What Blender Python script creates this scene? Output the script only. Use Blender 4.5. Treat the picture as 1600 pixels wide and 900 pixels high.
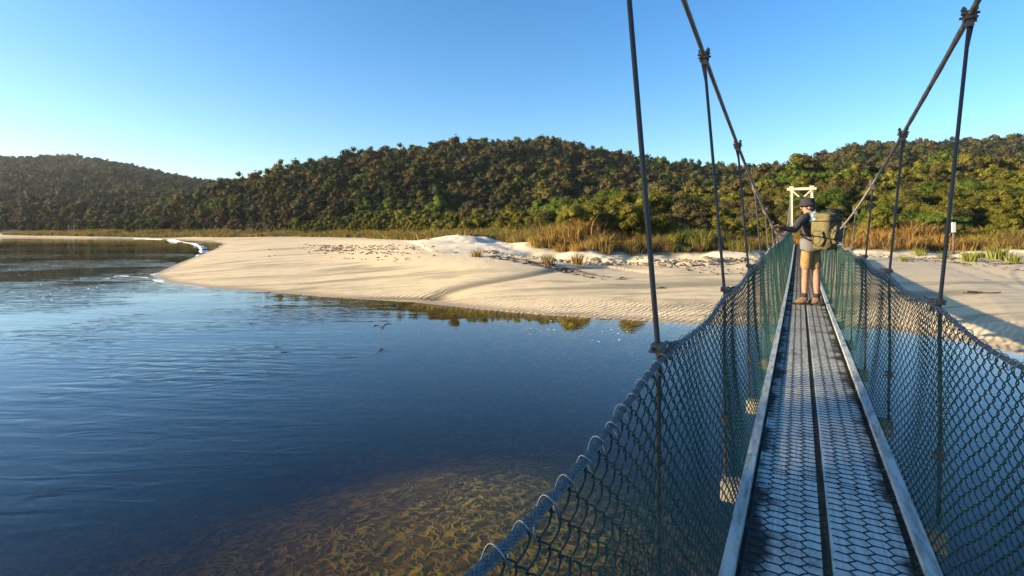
import bpy, bmesh, math, random
import numpy as np
from mathutils import Vector, Matrix
from math import sin, cos, pi, radians, tan, atan, exp, sqrt
random.seed(7); rng = np.random.default_rng(7)
for o in list(bpy.data.objects): bpy.data.objects.remove(o)
S = bpy.context.scene
COL = S.collection

# ------------------------------------------------------------ camera, sky, sun
EYE = 2.8; HAZE = .00012
cam = bpy.data.objects.new('camera', bpy.data.cameras.new('camera')); COL.objects.link(cam)
cam.location = (0, 0, EYE); cam.rotation_euler = (radians(90), 0, 0)
cam.data.lens = 18; cam.data.sensor_width = 36; cam.data.shift_y = -0.0625
cam.data.clip_start = 0.05; cam.data.clip_end = 8000
S.camera = cam
SUN_AZ = radians(-98); SUN_EL = radians(12.5)         # azimuth measured from the camera axis, clockwise
w = bpy.data.worlds.new('World'); S.world = w; w.use_nodes = True
nt = w.node_tree; bg = nt.nodes['Background']
sky = nt.nodes.new('ShaderNodeTexSky'); sky.sky_type = 'NISHITA'; sky.sun_disc = False
sky.sun_elevation = SUN_EL; sky.sun_rotation = SUN_AZ; sky.altitude = 0
sky.air_density = 1.0; sky.dust_density = 0.7; sky.ozone_density = 3.0
hs_ = nt.nodes.new('ShaderNodeHueSaturation'); hs_.inputs['Saturation'].default_value = 1.25; hs_.inputs['Hue'].default_value = 0.503; nt.links.new(sky.outputs[0], hs_.inputs['Color']); nt.links.new(hs_.outputs[0], bg.inputs[0]); bg.inputs[1].default_value = 0.10
sun = bpy.data.objects.new('sun', bpy.data.lights.new('sun', 'SUN')); COL.objects.link(sun)
sun.data.energy = 5.0; sun.data.angle = radians(0.5); sun.data.color = (1.0, 0.79, 0.50)
sd = Vector((sin(SUN_AZ)*cos(SUN_EL), cos(SUN_AZ)*cos(SUN_EL), sin(SUN_EL)))
sun.rotation_euler = sd.to_track_quat('Z', 'Y').to_euler(); sun.location = (0, 0, 60)
S.view_settings.view_transform = 'Standard'; S.view_settings.look = 'None'
S.view_settings.exposure = 1.62; S.view_settings.gamma = 1

# ------------------------------------------------------------ helpers
def tag(o, label=None, cat=None, group=None, kind=None):
    if label: o['label'] = label
    if cat: o['category'] = cat
    if group: o['group'] = group
    if kind: o['kind'] = kind
    return o
def empty(name, loc=(0,0,0), rz=0):
    o = bpy.data.objects.new(name, None); COL.objects.link(o); o.location = loc; o.rotation_euler = (0,0,rz)
    o.empty_display_size = 0.2
    return o
def mesh_np(name, V, F, mat=None, smooth=False, col=None):
    """V (n,3); F int array (m,k) or list of such arrays"""
    me = bpy.data.meshes.new(name)
    Fs = F if isinstance(F, list) else [F]
    V = np.asarray(V, np.float32)
    me.vertices.add(len(V)); me.vertices.foreach_set('co', V.ravel())
    nl = sum(f.size for f in Fs); npoly = sum(len(f) for f in Fs)
    me.loops.add(nl); me.polygons.add(npoly)
    me.loops.foreach_set('vertex_index', np.concatenate([f.ravel() for f in Fs]).astype(np.int32))
    tot = np.concatenate([np.full(len(f), f.shape[1]) for f in Fs]).astype(np.int32)
    st = np.concatenate([[0], np.cumsum(tot)[:-1]]).astype(np.int32)
    me.polygons.foreach_set('loop_start', st); me.polygons.foreach_set('loop_total', tot)
    me.polygons.foreach_set('use_smooth', np.full(npoly, bool(smooth)))
    me.update(calc_edges=True)
    if col is not None:
        a = me.color_attributes.new('col', 'FLOAT_COLOR', 'POINT')
        c = np.ones((len(V), 4), np.float32); c[:, :3] = col
        a.data.foreach_set('color', c.ravel())
    if mat: me.materials.append(mat)
    return me
def obj(name, me, parent=None, loc=None):
    o = bpy.data.objects.new(name, me); COL.objects.link(o)
    if parent: o.parent = parent
    if loc is not None: o.location = loc
    return o
class MB:
    """collects tubes / boxes / blobs as one mesh"""
    def __init__(s): s.V = []; s.Q = []; s.T = []; s.n = 0
    def add(s, V, Q=None, T=None):
        V = np.asarray(V, float)
        s.V.append(V)
        if Q is not None and len(Q): s.Q.append(np.asarray(Q, int) + s.n)
        if T is not None and len(T): s.T.append(np.asarray(T, int) + s.n)
        s.n += len(V)
    def tube(s, P, r, k=6, cap=True, lobes=0, pitch=0.1, lob=0.22):
        P = np.asarray(P, float); n = len(P)
        T = np.gradient(P, axis=0); T /= np.linalg.norm(T, axis=1)[:, None] + 1e-12
        ref = np.array([0, 0, 1.0]) if abs(T[0][2]) < 0.9 else np.array([1.0, 0, 0])
        A = np.cross(T, ref); A /= np.linalg.norm(A, axis=1)[:, None] + 1e-12
        B = np.cross(T, A)
        r = np.broadcast_to(np.asarray(r, float), (n,))
        a = np.arange(k) * 2*pi/k
        if lobes:
            L = np.concatenate([[0], np.cumsum(np.linalg.norm(np.diff(P, axis=0), axis=1))])
            rr = r[:, None]*(1 - lob*(1-np.abs(np.cos(.5*lobes*(a[None, :] - 2*pi*L[:, None]/pitch)))))
        else: rr = np.repeat(r[:, None], k, 1)
        V = P[:, None, :] + rr[:, :, None]*(np.cos(a)[None, :, None]*A[:, None, :] + np.sin(a)[None, :, None]*B[:, None, :])
        i = np.arange(n-1)[:, None]; j = np.arange(k)[None, :]; j2 = (j+1) % k
        Q = np.stack([i*k+j, i*k+j2, (i+1)*k+j2, (i+1)*k+j], -1).reshape(-1, 4)
        V = V.reshape(-1, 3)
        Tt = []
        if cap:
            V = np.vstack([V, P[0], P[-1]])
            for q in range(k):
                Tt.append((n*k, (q+1) % k, q)); Tt.append((n*k+1, (n-1)*k+q, (n-1)*k+(q+1) % k))
        s.add(V, Q, Tt); return s
    def box(s, c, d, M=None, bev=0.0):
        x, y, z = [q/2 for q in d]
        V = np.array([(a*x, b*y, e*z) for e in (-1, 1) for (a, b) in ((-1,-1),(1,-1),(1,1),(-1,1))])
        if M is not None: V = V @ np.array(M.to_3x3()).T
        s.add(V + np.asarray(c, float), [(3,2,1,0),(4,5,6,7),(0,1,5,4),(1,2,6,5),(2,3,7,6),(3,0,4,7)]); return s
    def ico(s, c, r, sub=2, jit=0.0, sc=(1,1,1), seed=0):
        V, F = ICO[sub]
        rg = np.random.default_rng(seed)
        V = V * (1 + jit*(rg.random((len(V), 1))-.5))
        s.add(V*np.asarray(sc)*r + np.asarray(c, float), None, F); return s
    def mesh(s, name, mat, smooth=False):
        Fs = []
        if s.Q: Fs.append(np.concatenate(s.Q))
        if s.T: Fs.append(np.concatenate(s.T))
        return mesh_np(name, np.concatenate(s.V), Fs, mat, smooth)
    def build(s, name, mat, parent=None, smooth=False, loc=None):
        return obj(name, s.mesh(name, mat, smooth), parent, loc)
ICO = {}
for sub in (1, 2, 3):
    bm = bmesh.new(); bmesh.ops.create_icosphere(bm, subdivisions=sub, radius=1)
    bm.verts.ensure_lookup_table()
    ICO[sub] = (np.array([v.co[:] for v in bm.verts]), np.array([[v.index for v in f.verts] for f in bm.faces])); bm.free()

# smooth value noise
_perm = np.random.default_rng(3).random((256, 256))
def vnoise(x, y):
    xi = np.floor(x).astype(int); yi = np.floor(y).astype(int); fx = x-xi; fy = y-yi
    fx = fx*fx*(3-2*fx); fy = fy*fy*(3-2*fy)
    a = _perm[xi & 255, yi & 255]; b = _perm[(xi+1) & 255, yi & 255]; c = _perm[xi & 255, (yi+1) & 255]; d = _perm[(xi+1) & 255, (yi+1) & 255]
    return (a*(1-fx)+b*fx)*(1-fy)+(c*(1-fx)+d*fx)*fy
def fbm(x, y, o=4):
    s = 0; a = .5
    for i in range(o):
        s = s + a*vnoise(x*2**i+17*i, y*2**i+31*i); a *= .5
    return s - .47
def sm(t): t = np.clip(t, 0, 1); return t*t*(3-2*t)

# ------------------------------------------------------------ materials
def mat(name, color=(.5,.5,.5), rough=.7, metal=0.0, spec=0.3, noise=None, bump=None, wave=None):
    """noise=(scale, color2, lo, hi[, stretch]) blends a second colour; bump=(scale, strength, dist)"""
    m = bpy.data.materials.new(name); m.use_nodes = True; n = m.node_tree; L = n.links
    b = n.nodes['Principled BSDF']
    b.inputs['Base Color'].default_value = (*color, 1); b.inputs['Roughness'].default_value = rough
    b.inputs['Metallic'].default_value = metal; b.inputs['Specular IOR Level'].default_value = spec
    tc = n.nodes.new('ShaderNodeTexCoord')
    if noise:
        st = noise[4] if len(noise) > 4 else (1,1,1)
        mp = n.nodes.new('ShaderNodeMapping'); mp.inputs['Scale'].default_value = st; L.new(tc.outputs['Object'], mp.inputs[0])
        t = n.nodes.new('ShaderNodeTexNoise'); t.inputs['Scale'].default_value = noise[0]; t.inputs['Detail'].default_value = 6; t.inputs['Roughness'].default_value = .6
        L.new(mp.outputs[0], t.inputs['Vector'])
        r = n.nodes.new('ShaderNodeValToRGB'); r.color_ramp.elements[0].position = noise[2]; r.color_ramp.elements[1].position = noise[3]
        r.color_ramp.elements[0].color = (*color, 1); r.color_ramp.elements[1].color = (*noise[1], 1)
        L.new(t.outputs['Fac'], r.inputs[0]); L.new(r.outputs[0], b.inputs['Base Color'])
    if bump:
        t = n.nodes.new('ShaderNodeTexNoise'); t.inputs['Scale'].default_value = bump[0]; t.inputs['Detail'].default_value = 4
        L.new(tc.outputs['Object'], t.inputs['Vector'])
        bp = n.nodes.new('ShaderNodeBump'); bp.inputs['Strength'].default_value = bump[1]; bp.inputs['Distance'].default_value = bump[2]
        L.new(t.outputs['Fac'], bp.inputs['Height']); L.new(bp.outputs[0], b.inputs['Normal'])
    return m
class G:
    """node-graph sugar"""
    def __init__(s, m): s.t = m.node_tree; s.b = s.t.nodes.get('Principled BSDF')
    def nd(s, typ, ins={}, **kw):
        n = s.t.nodes.new(typ)
        for k, v in kw.items(): setattr(n, k, v)
        for k, v in ins.items():
            if isinstance(v, bpy.types.NodeSocket): s.t.links.new(v, n.inputs[k])
            else: n.inputs[k].default_value = v
        return n
    def math(s, op, a, b=0.0, c=None):
        n = s.nd('ShaderNodeMath', {0: a, 1: b}, operation=op)
        if c is not None:
            if isinstance(c, bpy.types.NodeSocket): s.t.links.new(c, n.inputs[2])
            else: n.inputs[2].default_value = c
        return n.outputs[0]
    def noise(s, vec, scale, detail=4, rough=.55, dist=0):
        return s.nd('ShaderNodeTexNoise', {'Vector': vec, 'Scale': scale, 'Detail': detail, 'Roughness': rough, 'Distortion': dist}).outputs['Fac']
    def ramp(s, v, pts):
        n = s.nd('ShaderNodeValToRGB', {0: v}); e = n.color_ramp.elements
        while len(e) < len(pts): e.new(.5)
        for q, (p, c) in zip(e, pts): q.position = p; q.color = c if len(c) == 4 else (*c, 1)
        return n.outputs[0]
    def rng(s, v, a, b, c=0, d=1):
        return s.nd('ShaderNodeMapRange', {0: v, 1: a, 2: b, 3: c, 4: d}, interpolation_type='SMOOTHSTEP').outputs[0]
    def mix(s, f, a, b):
        n = s.nd('ShaderNodeMix', data_type='RGBA')
        for i, v in ((0, f), (6, a), (7, b)):
            if isinstance(v, bpy.types.NodeSocket): s.t.links.new(v, n.inputs[i])
            else: n.inputs[i].default_value = v if i == 0 else (*v, 1)
        return n.outputs[2]
    def map(s, scale=(1,1,1), rot=(0,0,0), loc=(0,0,0), src='Object'):
        tc = s.nd('ShaderNodeTexCoord').outputs[src]
        return s.nd('ShaderNodeMapping', {'Vector': tc, 'Scale': scale, 'Rotation': rot, 'Location': loc}).outputs[0]
    def link(s, a, b): s.t.links.new(a, b)

def foliage_mat(name, use_obj=True):
    m = bpy.data.materials.new(name); m.use_nodes = True; g = G(m); b = g.b
    c = g.nd('ShaderNodeObjectInfo').outputs['Color'] if use_obj else g.nd('ShaderNodeAttribute', attribute_name='col').outputs['Color']
    geo = g.nd('ShaderNodeNewGeometry')
    pos = geo.outputs['Position']
    n1 = g.noise(pos, .9, 3); n2 = g.noise(pos, 6.0, 3)
    br = g.math('ADD', g.rng(n1, .3, .7, .5, 1.15), g.rng(n2, .3, .7, -.25, .32))
    k = g.nd('ShaderNodeVectorMath', {0: c, 'Scale': br}, operation='SCALE').outputs[0]
    k2 = g.mix(g.rng(n1, .45, .75, 0, .35), k, (.10, .075, .02))
    g.link(k2, b.inputs['Base Color']); b.inputs['Roughness'].default_value = .75; b.inputs['Specular IOR Level'].default_value = .12
    tr = g.nd('ShaderNodeBsdfTranslucent', {'Color': k2}).outputs[0]
    mx = g.nd('ShaderNodeMixShader', {0: .30, 1: b.outputs[0], 2: tr}).outputs[0]
    g.link(mx, m.node_tree.nodes['Material Output'].inputs[0])
    return m
M_leaf = foliage_mat('leaf'); M_forest = foliage_mat('forest_leaf', False)
M_bark = mat('bark', (.10,.075,.05), .9, noise=(3, (.22,.19,.15), .4, .7, (4,4,1)), bump=(12, .6, .03))
M_steel = mat('galvanised_steel', (.32,.30,.27), .6, .25, .4, noise=(30, (.10,.075,.055), .5, .75), bump=(60, .3, .002))
M_clamp = mat('clamp_steel', (.13,.12,.115), .6, .3, .4, noise=(40, (.11,.05,.02), .48, .7), bump=(90, .4, .002))
M_rod = mat('hanger_rod_steel', (.060,.058,.056), .6, .2, .35, noise=(20, (.075,.06,.05), .5, .8))
M_lace = mat('lacing_wire', (.30,.31,.31), .35, .85, .5)
M_net = mat('green_coated_wire', (.006,.036,.028), .45, 0, .4, noise=(5, (.010,.07,.052), .45, .7))
M_rail = mat('rail_cable_steel', (.12,.135,.14), .45, .4, .5, noise=(30, (.14,.14,.14), .5, .75))
M_hex = mat('hex_wire', (.035,.033,.03), .8, .1, .2)
M_tower = mat('pale_treated_timber', (.50,.47,.36), .8, noise=(2, (.34,.33,.24), .35, .75, (8,8,1)), bump=(25, .4, .004))
M_gap = mat('brown_timber', (.17,.085,.03), .75, noise=(4, (.05,.028,.014), .4, .65, (20,1,20)), bump=(40, .5, .004))

# weathered deck timber (local x across, y along the bridge)
M_deck = bpy.data.materials.new('weathered_deck_timber'); M_deck.use_nodes = True; g = G(M_deck)
grain = g.noise(g.map((40, 1.2, 40)), 2.0, 6, .65); blot = g.noise(g.map(), 3.0, 6, .65); fine = g.noise(g.map(), 45.0, 3)
base = g.ramp(grain, [(.3, (.40,.41,.36)), (.5, (.58,.60,.54)), (.72, (.70,.72,.66))])
tc = g.nd('ShaderNodeTexCoord').outputs['Object']; sx = g.nd('ShaderNodeSeparateXYZ', {0: tc})
edge = g.math('ABSOLUTE', g.math('SUBTRACT', sx.outputs[0], 0.095))
grime = g.rng(g.math('ADD', edge, g.math('MULTIPLY', g.math('SUBTRACT', blot, .5), .40)), .205, .275)
warm = g.mix(g.rng(blot, .5, .72), base, (.20,.17,.13))
spots = g.rng(fine, .60, .72, 0, .6)
c1 = g.mix(g.math('MAXIMUM', grime, spots), warm, (.045,.040,.034))
plank = g.math('LESS_THAN', g.math('FRACT', g.math('MULTIPLY', sx.outputs[1], 1/1.47)), .008)
c1 = g.mix(plank, c1, (.02,.02,.018))
g.link(c1, g.b.inputs['Base Color']); g.b.inputs['Roughness'].default_value = .78; g.b.inputs['Specular IOR Level'].default_value = .25
g.link(g.nd('ShaderNodeBump', {'Strength': .5, 'Distance': .004, 'Height': grain}).outputs[0], g.b.inputs['Normal'])
M_curb = mat('pale_kerb_timber', (.50,.54,.51), .75, noise=(5, (.20,.21,.19), .42, .68, (6,1,6)), bump=(35, .4, .003))
M_beam = mat('grey_beam_timber', (.24,.23,.20), .85, noise=(6, (.12,.12,.10), .4, .7, (1,8,8)), bump=(35, .4, .003))
M_grime = mat('mossy_debris', (.035,.032,.026), .95, noise=(18, (.16,.13,.08), .5, .72), bump=(60, 1, .01))

# ground (sand, bed, soil): one material driven by height
M_gnd = bpy.data.materials.new('sand_and_soil'); M_gnd.use_nodes = True; g = G(M_gnd)
pos = g.nd('ShaderNodeNewGeometry').outputs['Position']
sp = g.nd('ShaderNodeSeparateXYZ', {0: pos}); Z = sp.outputs[2]
veg = g.nd('ShaderNodeAttribute', attribute_name='col').outputs['Color']
vs = g.nd('ShaderNodeSeparateColor', {0: veg})
streak = g.noise(g.map((.10, .75, 1), (0,0,radians(-6))), 1.0, 5, .6, .6)
streak2 = g.noise(g.map((.35, 3.0, 1), (0,0,radians(-10))), 1.0, 4, .6, .5)
fine = g.noise(pos, 2.5, 5, .7)
dry = g.ramp(fine, [(.3, (.56,.44,.27)), (.7, (.66,.53,.33))])
wetc = (.24,.21,.135)
fl = g.math('MULTIPLY', g.rng(streak, .47, .64), g.rng(Z, 1.05, .55))
fl2 = g.math('MULTIPLY', g.rng(streak2, .52, .72, 0, .7), g.rng(Z, 1.1, .6))
s1 = g.mix(g.math('MAXIMUM', g.math('MULTIPLY', fl, .85), fl2), dry, wetc)
white = g.mix(vs.outputs[1], s1, (.70,.60,.43))
wet = g.rng(g.math('ADD', Z, g.math('MULTIPLY', g.math('SUBTRACT', streak, .5), .1)), .10, .0, 0, .75)
s2 = g.mix(wet, white, (.22,.165,.10))
# submerged bed: ripple net, caustic-like light lines put into its colour
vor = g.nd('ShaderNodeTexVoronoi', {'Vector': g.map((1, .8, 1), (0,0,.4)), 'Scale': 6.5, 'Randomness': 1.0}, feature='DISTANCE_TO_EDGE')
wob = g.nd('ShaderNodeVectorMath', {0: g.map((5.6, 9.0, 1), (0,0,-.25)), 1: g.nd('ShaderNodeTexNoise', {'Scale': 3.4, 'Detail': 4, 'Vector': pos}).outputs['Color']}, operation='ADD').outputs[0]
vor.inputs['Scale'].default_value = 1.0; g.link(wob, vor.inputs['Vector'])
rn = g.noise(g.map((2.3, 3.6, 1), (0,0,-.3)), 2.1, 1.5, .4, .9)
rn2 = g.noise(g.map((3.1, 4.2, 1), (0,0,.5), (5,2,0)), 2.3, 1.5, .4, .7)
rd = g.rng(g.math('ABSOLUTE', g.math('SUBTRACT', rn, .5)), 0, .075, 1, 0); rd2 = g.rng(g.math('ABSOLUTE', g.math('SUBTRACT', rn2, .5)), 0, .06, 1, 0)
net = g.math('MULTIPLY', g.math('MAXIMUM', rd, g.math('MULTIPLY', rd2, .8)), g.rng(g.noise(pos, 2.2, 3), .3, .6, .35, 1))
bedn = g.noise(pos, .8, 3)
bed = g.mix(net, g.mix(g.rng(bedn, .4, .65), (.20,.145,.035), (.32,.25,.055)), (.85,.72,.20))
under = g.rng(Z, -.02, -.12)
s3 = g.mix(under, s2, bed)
soil = g.mix(vs.outputs[0], s3, (.040,.036,.018))
channel = g.mix(g.math('MULTIPLY', vs.outputs[2], .75), soil, (.17,.14,.09))
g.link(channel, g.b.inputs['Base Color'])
g.b.inputs['Specular IOR Level'].default_value = .25
g.link(g.rng(wet, 0, .75, .95, .35), g.b.inputs['Roughness'])
# ripple marks on the wet margin + footprints and drift higher up
rip = g.nd('ShaderNodeTexWave', {'Vector': g.map((1, 1, 1), (0,0,radians(52))), 'Scale': 1.9, 'Distortion': 5.0, 'Detail': 2, 'Detail Scale': 1.4}, wave_type='BANDS').outputs['Fac']
ripm = g.math('MULTIPLY', g.rng(Z, .36, .18), .06)
lump = g.math('MULTIPLY', g.rng(Z, .7, 1.1, .05, 1), g.math('ADD', g.math('MULTIPLY', g.noise(pos, 1.7, 5, .65), .22), g.math('MULTIPLY', streak2, .05)))
h = g.math('ADD', g.math('MULTIPLY', rip, ripm), lump)
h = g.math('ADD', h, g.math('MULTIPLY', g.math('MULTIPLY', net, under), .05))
g.link(g.nd('ShaderNodeBump', {'Strength': .8, 'Distance': .28, 'Height': h}).outputs[0], g.b.inputs['Normal'])

# water
M_wat = bpy.data.materials.new('water'); M_wat.use_nodes = True; g = G(M_wat); g.t.nodes.remove(g.b)
v1 = g.map((.55, 2.0, 1), (0,0,radians(14))); v2 = g.map((1.5, 5.2, 1), (0,0,radians(16))); v3 = g.map((.012, .10, 1), (0,0,radians(-4)), (3.3, 1.7, 0))
w1 = g.noise(v1, .55, 2, .45, .7)
w2 = g.noise(v2, .85, 1, .4, 1.1)
patch = g.rng(g.noise(v3, 1.0, 3, .5), .46, .60)
pz = g.rng(g.noise(g.map((.10,.16,1), (0,0,.3), (8.2,3,0)), 1.0, 2), .42, .60)
pos = g.nd('ShaderNodeNewGeometry').outputs['Position']; sp = g.nd('ShaderNodeSeparateXYZ', {0: pos})
wst = g.nd('ShaderNodeTexWave', {'Vector': g.map((.35, 1, 1), (0,0,radians(13))), 'Scale': .8, 'Distortion': 14.0, 'Detail': 2, 'Detail Scale': .22}, wave_type='BANDS', bands_direction='Y').outputs['Fac']
west = g.rng(g.math('ADD', sp.outputs[0], g.math('MULTIPLY', sp.outputs[1], .12)), .6, -5.0)
leftm = g.math('MULTIPLY', g.rng(sp.outputs[0], -6, -14, 1, 0), 1.0)
near = g.rng(sp.outputs[1], 26, 8)
H = g.math('ADD', g.math('MULTIPLY', w1, .0085), g.math('MULTIPLY', g.math('MULTIPLY', w2, .0115), g.math('ADD', g.math('MULTIPLY', pz, .9), .12)))
H = g.math('ADD', H, g.math('MULTIPLY', g.math('MULTIPLY', wst, .0026), g.math('MULTIPLY', pz, g.math('MULTIPLY', near, west))))
amp = g.math('MULTIPLY', g.math('ADD', g.math('MULTIPLY', west, .85), .15), g.math('ADD', g.rng(sp.outputs[1], 70, 16, .0, 1), .30))
H = g.math('MULTIPLY', H, amp)
far_r = g.math('MULTIPLY', g.math('MULTIPLY', g.noise(g.map((.8, 3.0, 1)), .9, 2), patch), g.rng(sp.outputs[1], 18, 40, 0, .013))
H = g.math('ADD', H, far_r)
bp = g.nd('ShaderNodeBump', {'Strength': 1.0, 'Distance': 1.0, 'Height': H}).outputs[0]
inc = g.nd('ShaderNodeNewGeometry').outputs['Incoming']
dt = g.math('ABSOLUTE', g.nd('ShaderNodeVectorMath', {0: inc, 1: bp}, operation='DOT_PRODUCT').outputs['Value'])
fr = g.math('ADD', g.math('MULTIPLY', g.math('POWER', g.math('SUBTRACT', 1.0, g.math('MINIMUM', dt, 1.0)), 4.6), .965), .026)
gl = g.nd('ShaderNodeBsdfGlossy', {'Color': (1,1,1,1), 'Roughness': .015, 'Normal': bp}).outputs[0]
tr = g.nd('ShaderNodeBsdfTransparent', {'Color': (.95,.93,.85,1)}).outputs[0]
out = g.t.nodes['Material Output']
g.link(g.nd('ShaderNodeMixShader', {0: fr, 1: tr, 2: gl}).outputs[0], out.inputs[0])
ab = g.nd('ShaderNodeVolumeAbsorption', {'Color': (.62,.525,.06,1), 'Density': 1.8}).outputs[0]
g.link(ab, out.inputs['Volume'])

# ------------------------------------------------------------ terrain
def px(x, y, z=0.0):                     # point of the photograph on the level z -> place on the ground
    Y = 800*(EYE-z)/(y-350.0); return ((x-800)/800.0*Y, Y)
shore = [(120,2),(60,5),(30,8.4),(17,10.2), px(1600,556), px(1500,534), px(1390,516), px(1240,511), px(1100,508), px(980,500), px(860,493), px(740,483), px(620,472), px(510,464), px(410,456), px(320,450), px(262,442), px(236,431), px(270,415), px(310,399), px(338,388), px(348,381), px(325,376), px(240,373), px(100,372), (-107,107), (-180,118), (-420,190), (-900,300), (-1500,1600), (1500,1600), (1500,0)]
bank = [(200,-14),(60,-9),(8,-5.5),(1.2,-2.2),(-4,-1.9),(-14,.4),(-24,4.0),(-36,5.5),(-48,2),(-90,-12),(-400,-70),(-400,-900),(900,-900),(900,-60)]
vegl = [(200,20),(60,26),(40,28),(28,28.5),(20,29),(16.5,29.5),(13.5,27),(10,25.5),(7.5,25),(4.0,25.8),(1.2,26.8),(-1.6,29.5),(-4.5,39),(-9.7,51),(-21,69),(-37,82),(-60,95),(-90,104),(-112,111),(-190,124),(-420,200),(-900,320),(-1400,1500),(1400,1500),(1400,30)]
def sdist(poly, x, y):
    P = np.array(poly, float); n = len(P)
    d = np.full(x.shape, 1e18); ins = np.zeros(x.shape, bool)
    for i in range(n):
        a = P[i]; b = P[(i+1) % n]; e = b-a
        t = np.clip(((x-a[0])*e[0]+(y-a[1])*e[1])/(e@e), 0, 1)
        d = np.minimum(d, (x-a[0]-t*e[0])**2+(y-a[1]-t*e[1])**2)
        c = ((a[1] > y) != (b[1] > y)) & (x < (b[0]-a[0])*(y-a[1])/(b[1]-a[1]+1e-12)+a[0])
        ins ^= c
    return np.where(ins, 1, -1)*np.sqrt(d)
#        skyline (photo px)                                                                                   crest  base  trees
LAY = [
 ([(-1200,235),(-600,240),(0,240),(90,237),(160,243),(250,262),(330,280),(400,292),(500,312),(650,345)], 480, 165, 6.5),
 ([(120,352),(200,340),(270,322),(340,292),(400,274),(470,256),(520,245),(600,232),(700,219),(760,212),(860,213),(930,227),(1000,241),(1060,255),(1120,285),(1200,335)], 235, 98, 6.0),
 ([(800,330),(900,285),(1000,260),(1060,249),(1150,256),(1200,258),(1250,247),(1300,233),(1360,216),(1450,212),(1600,205),(1900,198),(2600,215)], 330, 110, 6.5),
 ([(300,352),(500,346),(700,334),(850,318),(950,302),(1030,297),(1100,300),(1180,292),(1240,262),(1300,258),(1350,268),(1400,264),(1450,250),(1550,255),(1700,250),(2600,250)], 78, 36, 4.2),
]
def ground(x, y, full=False):
    x = np.asarray(x, float); y = np.asarray(y, float)
    d = sdist(shore, x, y); b = sdist(bank, x, y); v = sdist(vegl, x, y)
    bar = np.exp(-(((x+.1)/3.2)**2+((y-5.7)/2.35)**2)*.9)
    bedz = -np.minimum(1.5, .06+.13*np.maximum(-np.maximum(d, b), 0)) 
    bedz = bedz*(1-bar) - .26*bar
    edge = .035*fbm(x*.8, y*.8, 3)
    z = np.where(d > 0, 1.02*(1-np.exp(-np.maximum(d, 0)/7.5))+edge*np.minimum(1, d), bedz)
    z = np.where(b > 0, 1.5*(1-np.exp(-np.maximum(b, 0)/1.5))+.05*fbm(x, y, 3), z)
    # spit is low and flat, dunes behind the vegetation line
    near = sm((70-y)/30)
    rough = fbm(x*.22+4, y*.22, 4)
    scarp = sm(v/.35)*(.22+.35*fbm(x*.9, y*.9, 3))*near*sm((x-1)/4)*(1-sm((x-12)/3)*.6)
    dune = sm((v-.5)/10)*(.55*near+.3) + rough*1.3*near*sm(v/3)
    dune += .85*np.exp(-(((x+3.0)/3.4)**2+((y-39)/4.0)**2))*(1+.9*fbm(x*.5, y*.5, 3)) + .75*np.exp(-(((x-1.0)/4.2)**2+((y-32.5)/2.6)**2))+near*.35*fbm(x*.6, y*.6, 3)*np.exp(-((v-2)/4)**2)
    z = z + np.where(d > 0, np.maximum(scarp, 0)+np.where((v > -3), dune, 0), 0)
    # higher dry beach berm left of the dune
    z = z + np.where(d > 0, .5*np.exp(-((v+3)/4.0)**2)*sm((6-x)/8)*near, 0)
    # drainage channel across the sand
    a = np.array(px(615,470,.1)); c = np.array(px(955,409,1.0)); e = c-a
    t = np.clip(((x-a[0])*e[0]+(y-a[1])*e[1])/(e@e), 0, 1)
    cx = x-a[0]-t*e[0]; cy = y-a[1]-t*e[1]; side = cx*e[1]-cy*e[0]
    wv = .25*np.sin(t*9)
    cd = np.sqrt(cx**2+cy**2)*np.sign(side)+wv
    ch = np.exp(-(cd/.28)**2)*(t > 0)*(t < 1)
    z = z - .07*ch - .05*sm((cd+.2)/.4)*sm((5-cd)/4)*(t > 0)*(t < 1)
    # pool basin by the water's edge
    q = px(655, 466, 0.05); pool = np.exp(-(((x-q[0])/2.0)**2+((y-q[1])/.55)**2)*1.2)
    z = np.where(d > 0, z - .22*pool*(z < .8), z)
    Ys = np.maximum(y, 1.0); pxx = 800+800*x/Ys
    hill = np.zeros_like(x)
    for k, (sk, Yc, Yb, th) in enumerate(LAY):
        sk = np.array(sk, float)
        ys = np.interp(pxx, sk[:, 0], sk[:, 1])
        Ycc = Yc*(1+.16*np.sin(pxx*.006+k*2)); zc = np.maximum(EYE+(350-ys)/800*Ycc-th, 0)
        t = (y-Yb)/(Ycc-Yb)
        up = .45*sm(t)+.55*np.clip(t, 0, 1)
        gul = 1+.16*fbm(x*9/Yc, y*5/Yc+k*7, 3)*np.clip(t*(1-np.clip(t, 0, 1))*4, 0, 1)*2
        hz = np.where(t <= 1, zc*up*gul, zc*(1-.5*sm((t-1)/1.6)))
        hill = np.maximum(hill, np.where(v > 0, hz*sm(v/14), 0))
    base = np.where(v > 0, 1.2*sm(v/12), 0)
    z = np.where(v > 0, np.maximum(z, z*.7+hill*.9+base*0), z)
    if full:
        vm = sm((v-2.0+2.2*rough*3)/1.4)
        bare = np.exp(-(((x+3.8)/2.4)**2+((y-37.5)/3.6)**2))+.8*np.exp(-(((x-4.4)/2.0)**2+((y-27.2)/1.2)**2))
        vm = np.clip(vm - 1.8*bare, 0, 1); vm = np.where(b > .6, 1, vm)
        wh = np.clip(np.exp(-((v-.5)/3.0)**2)*near + bare, 0, 1)*sm((z-.8)/.4)
        return z, vm, wh, ch*np.where(d > 0, 1, 0), v, d
    return z
def rings():
    r = [0.6]
    while r[-1] < 3500:
        x = r[-1]; k = .03 if x < 9 else (.0065 if x < 46 else (.012 if x < 130 else .02)); r.append(x*(1+k))
    return np.array(r)
R = rings()
fov = np.radians(np.arange(-52, 52.001, .14)); rest = np.radians(np.arange(54, 306, 3.0))
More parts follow.
